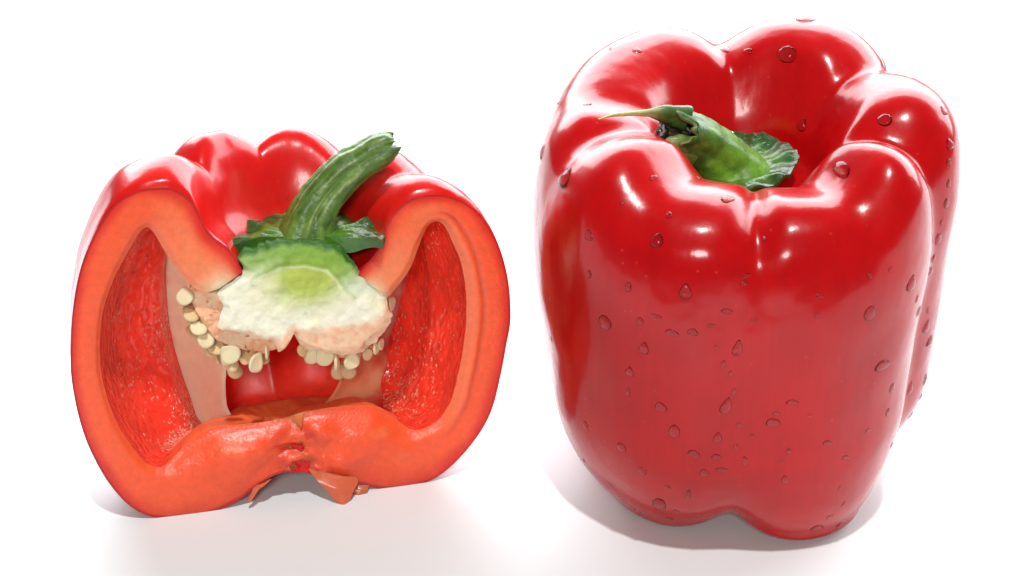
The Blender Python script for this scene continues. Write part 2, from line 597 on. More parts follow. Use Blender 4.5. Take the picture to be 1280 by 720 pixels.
# calyx of the whole pepper
GD, GM, GB, GY = (0.020, 0.075, 0.010), (0.07, 0.20, 0.015), (0.12, 0.31, 0.015), (0.40, 0.50, 0.12)
cal_c = wpx(922, 213, WY - 0.001)
cal_ax = (-0.12, -0.10, 1.0)
top, bot, TH, S = crinkle_ring(cal_c, cal_ax, 4.0, 12.3, 1.6, 0, 2 * np.pi, 110, 18, 5, thick=2.0, ruff=1.0)
ccol = mixc(GM, GD, smoothstep(0.25, 0.8, S + 0.3 * vnoise(top, 0.5, 3)))
mb = MB().grid(top, closed_u=True, color=ccol).grid(bot, closed_u=True, color=ccol, flip=True)
rim = np.stack([top[:, -1], bot[:, -1]], 1)
mb.grid(rim, closed_u=True, color=ccol[:, -2:])
mb.build('calyx', M_calyx, pepper, W0)

# stem of the whole pepper: flared foot, bends over to the left, torn open end
sc = np.array([wpx(922, 236, WY - 0.001), wpx(917, 224, WY - 0.001), wpx(906, 206, WY - 0.001), wpx(889, 188, WY - 0.002), wpx(869, 174, WY - 0.003), wpx(851, 167, WY - 0.004), wpx(839, 165, WY - 0.005)])
curve = catmull(sc, 60)
rad = np.interp(np.linspace(0, 1, 60), [0, 0.15, 0.32, 0.55, 0.8, 1.0], [8.6, 7.6, 6.0, 5.0, 4.7, 4.5]) * MM
def ridged(n, amp, tw=0.0):
    return lambda s, ph: 1 + amp * (np.abs(np.sin((n * ph + tw * s) / 2)) - 0.5) + amp * 0.4 * np.sin(3 * ph + 2 + s * 3)
P = tube(curve, rad, 56, ridged(5, 0.12, 1.5), 0.25 * MM, 21, up=(0, 0, 1))
ph = np.linspace(0, 2 * np.pi, 56, endpoint=False)
tdir = curve[-1] - curve[-6]
tdir /= np.linalg.norm(tdir)
rag = (0.8 * np.sin(2 * ph + 0.6) + 1.1 * vnoise(np.c_[np.cos(ph), np.sin(ph), 0 * ph] * 0.01, 0.35, 4) + 0.7 * vnoise(np.c_[np.cos(ph), np.sin(ph), 0 * ph] * 0.01, 0.9, 8)) * 2.0
wq = smoothstep(0.75, 1.0, np.linspace(0, 1, 60))[:, None]
P = P + tdir * (wq * rag[None, :] * MM)[..., None]
inner = curve[-1] + (P - curve[:, None] + curve[:, None] - curve[-1])
sfrac = np.linspace(0, 1, 60)[:, None] * np.ones((1, 56))
n_ = vnoise(P, 0.35, 12)
scol = mixc(GB, GM, smoothstep(0.25, 0.6, sfrac + 0.2 * n_))
scol = mixc(scol, GD, smoothstep(0.55, 0.95, sfrac + 0.35 * n_) * 0.8)
scol = mixc(scol, (0.34, 0.33, 0.14), smoothstep(0.1, 0.7, vnoise(P * np.array([1, 1, 1]), 0.9, 31)) * smoothstep(0.6, 1, sfrac) * 0.7)
mb = MB().grid(P, closed_v=True, color=scol)
# hollow torn end: lip turns in and runs back to a dark floor
last = P[-1]
cen = last.mean(0)
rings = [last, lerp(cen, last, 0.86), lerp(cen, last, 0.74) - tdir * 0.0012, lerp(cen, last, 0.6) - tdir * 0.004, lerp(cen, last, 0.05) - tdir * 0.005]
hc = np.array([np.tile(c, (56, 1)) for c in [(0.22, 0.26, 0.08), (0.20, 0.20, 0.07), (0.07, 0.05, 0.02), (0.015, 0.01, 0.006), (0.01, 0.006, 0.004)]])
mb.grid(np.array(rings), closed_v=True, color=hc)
stem = mb.build('stem', M_green, pepper, W0)

# pale torn strip pulled from the top of the stem end
fc = catmull(np.array([wpx(858, 148, WY - 0.003), wpx(838, 143, WY - 0.004), wpx(816, 141, WY - 0.005), wpx(790, 142, WY - 0.006), wpx(768, 144, WY - 0.007), wpx(748, 149, WY - 0.008)]), 40)
fr = np.interp(np.linspace(0, 1, 40), [0, 0.25, 0.42, 0.6, 1], [2.0, 1.5, 0.70, 0.42, 0.08]) * MM
P = tube(fc, fr, 14, lambda s, p: 1 + 0.35 * np.cos(2 * p + 0.6), 0.18 * MM, 8)
fcol = mixc((0.05, 0.13, 0.02), (0.50, 0.60, 0.25), smoothstep(0.25, 0.55, np.linspace(0, 1, 40)))[:, None] * np.ones((1, 14, 1))
MB().grid(P, closed_v=True, color=fcol).build('torn_strip', M_green, stem, W0)
# lower torn flap
fc = catmull(np.array([wpx(866, 190, WY - 0.0055), wpx(850, 182, WY - 0.007), wpx(838, 178, WY - 0.0075), wpx(829, 179, WY - 0.008)]), 26)
fr = np.interp(np.linspace(0, 1, 26), [0, 0.5, 1], [2.6, 1.5, 0.2]) * MM
P = tube(fc, fr, 16, lambda s, p: 1 + 0.3 * np.cos(2 * p), 0.35 * MM, 19)
MB().grid(P, closed_v=True, color=mixc((0.05, 0.12, 0.015), (0.22, 0.26, 0.07), np.linspace(0, 1, 26))[:, None] * np.ones((1, 16, 1))).build('torn_flap', M_green, stem, W0)
# dark dried scraps hanging below the torn end
for (x, y, r, e) in [(826, 172, 2.0, 1.5), (822, 186, 2.3, 1.6), (833, 195, 2.2, 1.3), (817, 196, 1.4, 1.2), (838, 182, 1.8, 1.2)]:
    c = wpx(x, y, WY - 0.004)
    a = np.linspace(0, np.pi, 12)
    p2 = np.linspace(0, 2 * np.pi, 18, endpoint=False)
    A, B2 = np.meshgrid(a, p2, indexing='ij')
    D = np.stack([np.sin(A) * np.cos(B2), np.sin(A) * np.sin(B2), np.cos(A) * e], -1)
    P = c + D * (r * MM * 0.8 * (1 + 0.45 * vnoise(D * 0.004 + c, 0.5, int(x))))[..., None]
    MB().grid(P, closed_v=True, color=(0.02, 0.012, 0.008), flip=True).build('dried_scrap', M_dark, stem, W0)

# ------------------------------------------------------------------ the cut half
PSI, LEAN = R(13.0), R(8.0)
H0 = np.array([-0.0707, -0.025, 0.0])
hdir = np.array([-math.sin(PSI), math.cos(PSI), 0])
TV = np.array([math.cos(PSI), math.sin(PSI), 0])
UV = math.cos(LEAN) * np.array([0, 0, 1.0]) + math.sin(LEAN) * hdir
NV = math.cos(LEAN) * hdir - math.sin(LEAN) * np.array([0, 0, 1.0])     # into the pepper, away from the viewer

def ab(x, y, depth=0.0):
    """cut-plane coordinates (mm) of the place seen at a pixel, depth mm behind the cut"""
    d = ray(x, y)
    t = (depth * MM - (CAM - H0) @ NV) / (d @ NV)
    Q = CAM + d * t - H0
    return (Q @ TV) / MM, (Q @ UV) / MM

def loc(a, b, d):
    a, b, d = np.asarray(a, float), np.asarray(b, float), np.asarray(d, float)
    return H0 + (a[..., None] * TV + b[..., None] * UV + d[..., None] * NV) * MM

def hp(x, y, depth=0.0):
    a, b_ = ab(x, y, depth)
    return loc(a, b_, depth)

half = empty('bell_pepper_half', H0 + np.array([0.027, 0.02, 0]), 'red bell pepper cut in half, showing orange flesh, pale core and seeds', 'bell pepper')
HO = np.array(half.location)

LEFT = [((303, 340), (268, 365)), ((296, 324), (257, 367)), ((284, 309), (244, 362)), ((267.6, 297), (230, 349.5)), ((257, 284.5), (215, 331)),
        ((248, 264.6), (204.5, 313)), ((237, 248), (194, 295)), ((219, 236.8), (189, 289)), ((201, 234.6), (185, 286)), ((175.6, 238), (180, 287)),
        ((150, 250), (174, 293)), ((132, 270), (166, 306)), ((114, 302.5), (155.7, 324)), ((99.7, 342), (141, 353)), ((91, 395), (127, 398)),
        ((89, 455), (125, 455)), ((93, 492), (133, 497)), ((101.7, 530), (147.5, 534)), ((114, 563), (164, 559)), ((135, 601), (181, 580)),
        ((160, 630), (192, 585)), ((185, 644.6), (200, 586)), ((208, 648), (209, 582)), ((235, 648), (222, 570)), ((268, 640), (240, 554)),
        ((297.5, 626), (265, 540)), ((318, 611), (300, 535)), ((347.5, 592), (340, 530)), ((380, 590), (380, 520))]
RIGHT = [((446, 346), (474, 364)), ((457.5, 331), (484.5, 373)), ((472, 313), (495, 362)), ((479, 295), (506, 349)), ((482.7, 281), (515, 334)),
         ((493.6, 264.5), (523, 313)), ((511.6, 250), (530, 295)), ((530, 245), (536, 284)), ((551, 244), (543, 279)), ((573, 250), (551, 279)),
         ((594.7, 263), (558, 286)), ((612.7, 284.4), (566, 303)), ((627, 317), (576.6, 327.7)), ((636, 356.6), (583, 362)), ((638, 400), (584, 400)),
         ((633, 430), (581, 430)), ((627, 463), (577, 455)), ((617, 505), (567, 497)), ((604, 534), (558, 515)), ((583, 563), (550, 526)),
         ((558, 588), (540, 533)), ((533, 603), (528, 538)), ((504, 611), (517, 540)), ((475, 611), (504, 534)), ((452, 606), (487.5, 521)),
         ((430, 600), (471, 512)), ((410, 597), (442, 511)), ((395, 594), (412, 514)), ((380, 590), (380, 520))]
NU, NT = 150, 150
def side(pairs, which):
    return catmull(np.array([ab(*p[which]) for p in pairs]), NU)
LO, LI, RO, RI = side(LEFT, 0), side(LEFT, 1), side(RIGHT, 0), side(RIGHT, 1)
AC = LO[-1, 0]
th = np.linspace(0, np.pi, NT)
HN = [(22, 0.8), (57, 1.0), (97, 1.0), (142, 1.15)]       # creases between the lobes behind the cut
def crease(th, w=17.0):
    d = np.zeros_like(th)
    for a, k in HN:
        x = np.abs(np.degrees(th) - a) / w
        d = np.maximum(d, k * np.clip(1 - x, 0, 1) ** 1.5)
    return d
def sweep(Lc, Rc, off=0.0, inner=False):
    w = (0.5 - 0.5 * np.cos(th))[None, :]
    aL, aR = (AC - Lc[:, 0])[:, None], (Rc[:, 0] - AC)[:, None]
    rho = aR * (1 - w) + aL * w
    bb = Rc[:, 1:2] * (1 - w) + Lc[:, 1:2] * w
    u = np.linspace(0, 1, NU)[:, None]
    cr = crease(th)[None, :]
    s = np.sin(th)[None, :]
    rim = np.exp(-((u - 0.27) / 0.14) ** 2)
    rho = rho * (1 - cr * (0.09 * smoothstep(0.03, 0.3, u)))
    if not inner:
        dg = np.degrees(th)[None, :]
        rho = rho * (1 + smoothstep(0.22, 0.40, u) * (0.105 * np.exp(-((dg - 157) / 12) ** 2) + 0.03 * np.exp(-((dg - 20) / 10) ** 2)))
    bb = bb - cr * rim * 3.6 + np.sqrt(s) * rim * 7.6
    low = smoothstep(0.62, 0.85, u)
    bb = bb + (low * (s * 4.6 + cr * 3.0) if not inner else -smoothstep(0.8, 0.95, u) * s * 3.5)
    rho = rho * (1 - 0.04 * s)                                        # a little flatter towards the back
    A = AC + rho * np.cos(th)[None, :]
    D = rho * np.sin(th)[None, :]
    P = loc(A, bb, D)
    ns = vnoise(P, 0.06, 5) * 0.5 * s * smoothstep(0.05, 0.2, u)
    P = P + (ns * MM)[..., None] * NV
    return P
OUT = sweep(LO, RO)
INN = sweep(LI, RI, inner=True)
ROUND = 1.7 * smoothstep(0.74, 0.86, np.linspace(0, 1, NU))
INN = INN + NV * ((ROUND + 0.9 * (1 - smoothstep(0.70, 0.92, np.linspace(0, 1, NU))))[:, None] * np.cos(th)[None] ** 6 * MM)[..., None]

# skin: a thin closed shell round the flesh
def normals(P):
    du = np.gradient(P, axis=0)
    dv = np.gradient(P, axis=1)
    n = np.cross(du, dv)
    l = np.linalg.norm(n, axis=2, keepdims=True)
    return n / np.maximum(l, 1e-12)
Nn = normals(OUT)
ctr = loc(np.array(AC), np.array(30.0), np.array(15.0))
ref = OUT - ctr
sgn = np.sign((Nn * ref).sum(2)[NU // 2, NT // 2])
Nn = Nn * sgn
# flesh: inner wall, cut faces and the backs joined into one closed piece
uu = np.linspace(0, 1, NU)
mb = MB()
mb.grid(OUT, color=(0.7, 0.05, 0.02), mat=2, flip=sgn < 0)
ins = mixc((0.88, 0.055, 0.028), (0.88, 0.17, 0.055), smoothstep(0.76, 0.86, uu))[:, None] * np.ones((1, NT, 1))
ins = mixc(ins, (0.82, 0.20, 0.09), (smoothstep(0.26, 0.12, uu))[:, None] * np.ones((1, NT)))
KF = int(NU * 0.83)
ca, cb = int(NT * 0.33), int(NT * 0.68)
for c0, c1, mt in ((0, ca, 1), (ca, cb, 3), (cb, NT - 1, 1)):
    mb.grid(INN[:KF + 1, c0:c1 + 1], color=ins[:KF + 1, c0:c1 + 1], mat=mt, flip=sgn > 0)
FL = INN[KF:]
FL = FL + UV * (fbm(FL, 0.16, 71) * 1.1 * MM * smoothstep(0.83, 0.88, uu[KF:])[:, None] * np.sin(th)[None] ** 0.5)[..., None]
mb.grid(FL, color=ins[KF:], mat=0, flip=sgn > 0)
mb.grid(np.stack([OUT[0], INN[0]], 0), color=(0.85, 0.3, 0.12))
NM = 32
vv = np.linspace(0, 1, NM) ** 1.5
for k, (o_, i_) in enumerate([(RO, RI), (LO, LI)]):
    V = vv[None, :]
    U = uu[:, None] * np.ones((1, NM))
    A = o_[:, 0:1] * (1 - V) + i_[:, 0:1] * V
    B_ = o_[:, 1:2] * (1 - V) + i_[:, 1:2] * V
    P0 = loc(A, B_, np.zeros_like(A))
    mid = 4 * V * (1 - V)
    low = smoothstep(0.70, 0.92, U)
    D = -mid * 0.10 * (1 - low) - low * (0.8 * np.sin(np.pi * np.clip(V, 0, 1)) ** 0.8) * (1 + 0.5 * vnoise(P0, 0.10, 41))
    D = D + smoothstep(0.75, 1.0, V) ** 2 * 0.9 * (1 - low) + smoothstep(0.55, 1.0, V) ** 1.5 * ROUND[:, None]
    D = D - mid * fbm(P0, 0.22, 60) * (0.10 + 0.4 * low)
    for (px_, py_, rr_, dd_) in ((366, 560, 1.3, 1.6), (379, 563, 0.8, 1.5), (352, 548, 1.5, 0.8), (405, 545, 2.2, -1.0), (330, 560, 3.0, -0.8)):
        q_ = ab(px_, py_)
        D = D + dd_ * np.exp(-((A - q_[0]) ** 2 + (B_ - q_[1]) ** 2) / rr_ ** 2)
    q_ = ab(372, 560)
    cz = np.exp(-((A - q_[0]) / 6.0) ** 2) * low
    D = D + cz * (0.8 * smoothstep(0.0, 0.5, V) + 1.3 * fbm(P0, 0.5, 90))
    for (px_, py_, rr_, dd_) in ((300, 570, 6.0, -0.8), (455, 560, 6.5, -0.8), (425, 575, 2.6, -1.2), (345, 530, 2.2, -1.2), (395, 525, 2.4, -1.0), (330, 585, 2.0, 0.7), (412, 552, 1.5, 0.8), (358, 575, 1.2, -0.8)):
        q_ = ab(px_, py_)
        D = D + dd_ * np.exp(-((A - q_[0]) ** 2 + (B_ - q_[1]) ** 2) / rr_ ** 2) * low
    edge_d = smoothstep(0.55, 1.0, V) ** 1.5 * ROUND[:, None] + smoothstep(0.75, 1.0, V) ** 2 * 0.9 * (1 - low)
    fade = smoothstep(1.0, 0.80, V)
    D = edge_d + (D - edge_d) * fade
    P = loc(A, B_, D)
    # colour: red by the skin, orange inside, peach near the stem, redder at the foot
    cN = vnoise(P0, 0.18, 77)
    c = mixc((0.66, 0.020, 0.010), (0.86, 0.115, 0.036), smoothstep(0.0, 0.36, V + 0.10 * cN))
    c = c * np.array((1.0, 0.95, 0.8))
    c = mixc(c, (0.88, 0.24, 0.095), smoothstep(0.36, 0.06, U + 0.05 * cN) * smoothstep(0.1, 0.5, V))
    c = mixc(c, (0.90, 0.60, 0.38), smoothstep(0.075, 0.0, U + 0.03 * cN) * smoothstep(0.1, 0.7, V))
    c = mixc(c, (0.84, 0.092, 0.024), low * 0.75)
    c = mixc(c, (0.42, 0.004, 0.004), smoothstep(0.075, 0.03, V) * 0.9 * np.ones_like(U))
    c = mixc(c, (0.62, 0.03, 0.012), np.clip(cz * smoothstep(-0.1, 0.5, vnoise(P0, 0.45, 93)), 0, 1) * 0.7)
    c = mixc(c, (0.88, 0.26, 0.11), np.clip(low * smoothstep(0.25, 0.75, vnoise(P0, 0.3, 95)), 0, 1) * 0.45 * smoothstep(0.3, 0.7, V))
    if k == 0:   # pale groove that follows the inside of the right wall
        g = np.exp(-((V - 0.62 - 0.03 * cN) / 0.05) ** 2) * smoothstep(0.25, 0.36, U) * smoothstep(0.72, 0.6, U)
        c = mixc(c, (0.72, 0.10, 0.04), g)
        P = P + NV * (g * 0.5 * MM)[..., None]
        g2 = smoothstep(0.66, 0.8, V) * smoothstep(0.25, 0.36, U) * smoothstep(0.75, 0.6, U)
        c = mixc(c, (0.88, 0.20, 0.085), g2 * 0.8)
    mb.grid(P, color=c, flip=(k == 1))
mb.build('wall', [M_flesh, M_inner, M_skin_half, M_inner_smooth], half, HO)

# tiny juice blisters on the inner walls, too many to count: one part
NI = normals(INN)
axis_p = loc(np.array(AC), np.array(30.0), np.array(0.0))
mb = MB()
br = np.random.default_rng(5)
DU, DV = np.gradient(INN, axis=0), np.gradient(INN, axis=1)
a_ = np.linspace(0, np.pi / 2, 4)
p_ = np.linspace(0, 2 * np.pi, 8, endpoint=False)
n_b = 0
while n_b < 900:
    left = br.random() < 0.55
    deg = 180 - (14 + 32 * br.random() ** 0.7) if left else 14 + 36 * br.random() ** 0.7
    u_ = 0.40 + 0.38 * br.random() ** 0.5
    i, j = int(u_ * (NU - 1)), int(deg / 180 * (NT - 1))
    p = INN[i, j]
    if vnoise(p, 0.16, 7) + 1.6 * (u_ - 0.55) + br.uniform(-0.3, 0.3) < 0.1:
        continue
    n = NI[i, j]
    if n @ (axis_p - p) < 0:
        n = -n
    e1 = DU[i, j] / np.linalg.norm(DU[i, j])
    e2 = np.cross(n, e1)
    w = br.normal(0, 0.5)
    e1, e2 = e1 * math.cos(w) + e2 * math.sin(w), e2 * math.cos(w) - e1 * math.sin(w)
    L, W = br.uniform(0.22, 0.62) * MM, br.uniform(0.14, 0.30) * MM
    p = p + (e2 * br.uniform(-0.5, 0.5) + e1 * br.uniform(-0.3, 0.3)) * MM
    G = (p + n * 0.00003)[None, None] + (np.sin(a_)[:, None] * np.cos(p_)[None] * L)[..., None] * e1 + (np.sin(a_)[:, None] * np.sin(p_)[None] * W)[..., None] * e2 + (np.cos(a_)[:, None] * np.ones(8)[None] * W * 0.8 - 0.0001)[..., None] * n
    t = 0.65 * br.random() ** 1.5
    mb.grid(G, closed_v=True, color=np.array((0.90, 0.10, 0.055)) * (1 - t) + np.array((0.94, 0.42, 0.28)) * t)
    n_b += 1
bo = mb.build('blisters', M_blister, half, HO)
bo['kind'] = 'stuff'

# membranes: pale ribs that stand between the lobes inside
def membrane(name, rows, colf, thick=1.6, n=60, m=40):
    """rows: top-to-bottom list of ((x,y,depth) of the outer edge, (x,y,depth) of the free edge)"""
    E0 = catmull(np.array([hp(*r[0]) for r in rows]), n)
    E1 = catmull(np.array([hp(*r[1]) for r in rows]), n)
    s = np.linspace(0, 1, m)[None, :, None]
    base = E0[:, None] * (1 - s) + E1[:, None] * s
    S = np.broadcast_to(s[..., 0], (n, m))
    bow = np.sin(np.pi * S) * 2.2
    base = base + NV * ((bow + 0.5 * vnoise(base, 0.12, 3)) * MM)[..., None]
    t = thick * np.sqrt(np.clip(1 - np.clip((S - 0.9) / 0.1, 0, 1) ** 2, 0, 1)) + 0.02
    F = base - NV * (t * 0.5 * MM)[..., None]
    B_ = base + NV * (t * 0.5 * MM)[..., None]
    T = np.linspace(0, 1, n)[:, None] * np.ones((1, m))
    c = colf(S, T, base)
    mb = MB().grid(F, color=c).grid(B_, color=c, flip=True)
    return mb.build(name, M_membrane, half, HO)
red = (0.80, 0.025, 0.012)
membrane('membrane', [((175, 285, 22), (262, 340, 15)), ((178, 350, 27), (278, 400, 16)), ((184, 420, 29), (283, 450, 15)), ((192, 480, 29), (282, 485, 15)),
                      ((205, 530, 26), (286, 512, 13)), ((232, 560, 18), (305, 530, 10)), ((262, 562, 9), (335, 540, 5))],
         lambda S, T, P: mixc(mixc(red, (0.96, 0.64, 0.46), smoothstep(0.0, 0.40, S + 0.16 * fbm(P, 0.3, 4))), (0.95, 0.68, 0.48), smoothstep(0.80, 0.98, S) * 0.9))
membrane('membrane', [((520, 300, 20), (470, 350, 16)), ((505, 360, 24), (445, 400, 18)), ((498, 420, 25), (428, 440, 18)), ((492, 455, 24), (424, 474, 16)),
                      ((487, 485, 22), (412, 496, 13)), ((480, 515, 14), (396, 512, 8))],
         lambda S, T, P: mixc(mixc(red, (0.93, 0.44, 0.24), smoothstep(0.0, 0.45, S + 0.16 * fbm(P, 0.3, 5))), (0.85, 0.30, 0.13), smoothstep(0.80, 0.98, S) * 0.8))

# core: pale pith cut flat in front, rounded behind
def star_solid(outline, center, depth_f, name, mat, colf, n=220, nr=34, back=14.0, rough=0.35, seed=0, dish=0.0):
    O = resample(catmull(np.array([ab(x, y, depth_f) for x, y in outline]), 400, True), n, True)
    c = np.array(ab(*center, depth_f))
    s = np.linspace(0.001, 1, nr)[:, None]
    A = c[0] + (O[None, :, 0] - c[0]) * s
    B_ = c[1] + (O[None, :, 1] - c[1]) * s
    Pf = loc(A, B_, np.full_like(A, depth_f))
    jag = rough * fbm(Pf, 0.55, seed)
    edge = smoothstep(0.86, 1.0, s * np.ones_like(A)) ** 2 * 2.0
    Pf = Pf + NV * ((jag * 0.7 + edge * 0.5 + dish * (1 - s ** 2)) * MM)[..., None] + ((O[None] - c)[..., 0:1] * TV + (O[None] - c)[..., 1:2] * UV) * (smoothstep(0.7, 1, s * np.ones_like(A)) * 0.045 * fbm(Pf, 0.7, seed + 5) * MM)[..., None]
    col_f = colf(A, B_, s * np.ones_like(A), Pf)
    q = np.linspace(1, 0.001, nr)[:, None]
    dep = back * np.sqrt(np.clip(1 - q ** 2, 0, 1))
    q2 = np.where(q > 0.999, 1, q)
    Pb = (Pf[-1][None] - loc(c[0], c[1], depth_f)) * q2[..., None] + loc(c[0], c[1], depth_f) + NV * (dep * MM)[..., None] * np.ones((1, n, 1))
    Pb = Pb + NV * (rough * fbm(Pb, 0.4, seed + 3) * MM * smoothstep(1, 0.8, q))[..., None]
    col_b = np.broadcast_to(col_f[-1][None], Pb.shape)
    mb = MB().grid(Pf, closed_v=True, color=col_f).grid(Pb, closed_v=True, color=col_b)
    return mb.build(name, mat, half, HO)

def abp(pts):
    return np.array([ab(x, y) for x, y in pts])
ARC = resample(abp([(318, 352), (331, 344), (353, 335), (380, 332.5), (408, 338), (420, 350), (429, 365), (440, 374)]), 120)
LOWER = resample(abp([(262, 400), (280, 412), (304, 414), (328, 420), (352, 424), (366, 402), (384, 408), (405, 409), (430, 406), (455, 402), (478, 386), (486, 372)]), 150)
TOPB = resample(abp([(296, 318), (318, 309), (345, 303), (385, 300), (420, 308), (442, 324), (454, 338)]), 80)
def core_col(A, B_, S, P):
    pts = np.stack([A, B_], -1)
    n1, n2 = vnoise(P, 0.25, 2), fbm(P, 0.6, 6)
    d = np.linalg.norm(pts[..., None, :] - ARC, axis=-1)
    k = d.argmin(-1)
    dmin = d.min(-1)
    yarc = np.interp(A, ARC[:, 0], np.maximum.accumulate(ARC[:, 0] * 0) + ARC[:, 1], left=ARC[0, 1] - 1, right=ARC[-1, 1])
    above = B_ > yarc
    cream = np.array((0.88, 0.87, 0.70))
    c = mixc(cream, (0.87, 0.84, 0.60), smoothstep(-0.2, 0.5, n1))
    # inside the arc: yellow-green fading to cream downwards
    c1 = ab(385, 345)
    rr = np.sqrt(((A - c1[0]) / 12.0) ** 2 + ((B_ - c1[1]) / 8.5) ** 2)
    c = mixc(c, (0.42, 0.52, 0.06), smoothstep(1.15, 0.25, rr + 0.12 * n1) * 0.95)
    # above the arc: green ring under the calyx
    dt = np.linalg.norm(pts[..., None, :] - TOPB, axis=-1).min(-1)
    c = mixc(c, (0.20, 0.40, 0.03), smoothstep(6.5, 2.5, dt + 0.8 * n2) * 0.9)
    c = mixc(c, (0.03, 0.13, 0.008), smoothstep(1.7, 0.4, dt + 0.3 * n2))
    c = mixc(c, (0.72, 0.78, 0.45), np.exp(-(dmin / 0.3) ** 2) * 0.8)
    c = mixc(c, (0.16, 0.34, 0.02), np.exp(-((dmin - 0.75) / 0.4) ** 2) * above * 0.6)
    # white spongy shoulders left and right
    for (x, y) in ((295, 352), (452, 358)):
        q = np.array(ab(x, y))
        c = mixc(c, (0.84, 0.86, 0.70), np.exp(-(((A - q[0]) / 3.6) ** 2 + ((B_ - q[1]) / 2.6) ** 2)) * 0.8)
    # pinkish seed bed along the lower edge
    yl = np.interp(A, LOWER[:, 0], LOWER[:, 1])
    low = smoothstep(1.0, -1.6, B_ - yl + 0.9 * n2)
    pk = mixc((0.84, 0.52, 0.32), (0.80, 0.36, 0.20), smoothstep(-0.1, 0.6, vnoise(P, 1.1, 15)))
    c = mixc(c, pk, low * 0.85)
    return c
CORE = [(303, 341), (298, 322), (320, 310), (346, 304), (385, 301), (420, 309), (440, 323), (450, 338), (470, 357), (485, 374), (490, 390), (486, 407), (474, 425),
        (453, 440), (424, 447), (396, 440), (377, 432), (368, 420), (362, 430), (351, 441), (344, 430), (328, 427), (304, 419), (274, 412), (277, 388), (275, 368)]
star_solid(CORE, (382, 372), -0.3, 'core', M_core, core_col, back=15, rough=0.45, seed=14)
def plac_col(A, B_, S, P):
    n = fbm(P, 0.5, 3)
    c = mixc((0.84, 0.44, 0.26), (0.82, 0.60, 0.40), smoothstep(-0.4, 0.6, n))
    return mixc(c, (0.35, 0.10, 0.05), smoothstep(0.72, 0.85, vnoise(P, 1.6, 8)))
PLAC = [(238, 362), (262, 362), (300, 375), (345, 410), (352, 432), (335, 442), (312, 440), (288, 436), (266, 424), (250, 402), (240, 382)]
star_solid(PLAC, (290, 404), 2.6, 'seed_bed', M_core, plac_col, back=12, rough=0.8, seed=44)
PLAC2 = [(372, 425), (400, 430), (430, 420), (470, 400), (487, 392), (482, 416), (462, 436), (440, 448), (410, 448), (385, 440)]
star_solid(PLAC2, (430, 432), 3.0, 'seed_bed', M_core, plac_col, back=10, rough=0.7, seed=49)

# seeds: flat rounded discs with a raised rim and a beak
def seed_mesh(kind):
    nr, nt_ = 9, 22
    g = []
    for side_ in (1, -1):
        s = np.linspace(0, 1, nr) if side_ > 0 else np.linspace(1, 0, nr)
        g.append((s, side_))
    rings = []
    ph_ = np.linspace(0, 2 * np.pi, nt_, endpoint=False)
    for s_arr, sd in g:
        for s in s_arr:
            rr = 1 + 0.10 * np.cos(ph_ - 0.3) + 0.22 * np.exp(-((np.mod(ph_ - np.pi / 2 + np.pi, 2 * np.pi) - np.pi) / 0.35) ** 2)
            z = sd * (0.20 * math.sqrt(max(0, 1 - s ** 3)) + 0.06 * math.exp(-((s - 0.78) / 0.12) ** 2))
            rings.append(np.stack([rr * max(s, 0.01) * np.cos(ph_), rr * max(s, 0.01) * np.sin(ph_) * (0.92 if kind else 1.0), np.full(nt_, z)], -1))
    P = np.array(rings)
    P = P * (1 + 0.10 * vnoise(P * 0.001, 1.1, 30 + kind))[..., None]
    P[..., 2] += 0.16 * (P[..., 0] ** 2 - 0.5) * (1, -1, 0.6)[kind]
    sr = np.linalg.norm(P[..., :2], axis=-1)
    c1 = (0.86, 0.75, 0.48) if kind == 0 else (0.74, 0.56, 0.30)
    c = mixc(c1, np.array(c1) * 0.8, smoothstep(0.6, 1.0, sr))
    if kind == 2:
        c = mixc(c, (0.05, 0.02, 0.01), smoothstep(0.86, 0.98, sr) * (P[..., 0] < 0.2))
    o = MB().grid(P, closed_v=True, color=c, flip=True).build('seed', M_seed)
    me = o.data
    bpy.data.objects.remove(o)
    return me
SEEDM = [seed_mesh(0), seed_mesh(1), seed_mesh(2)]
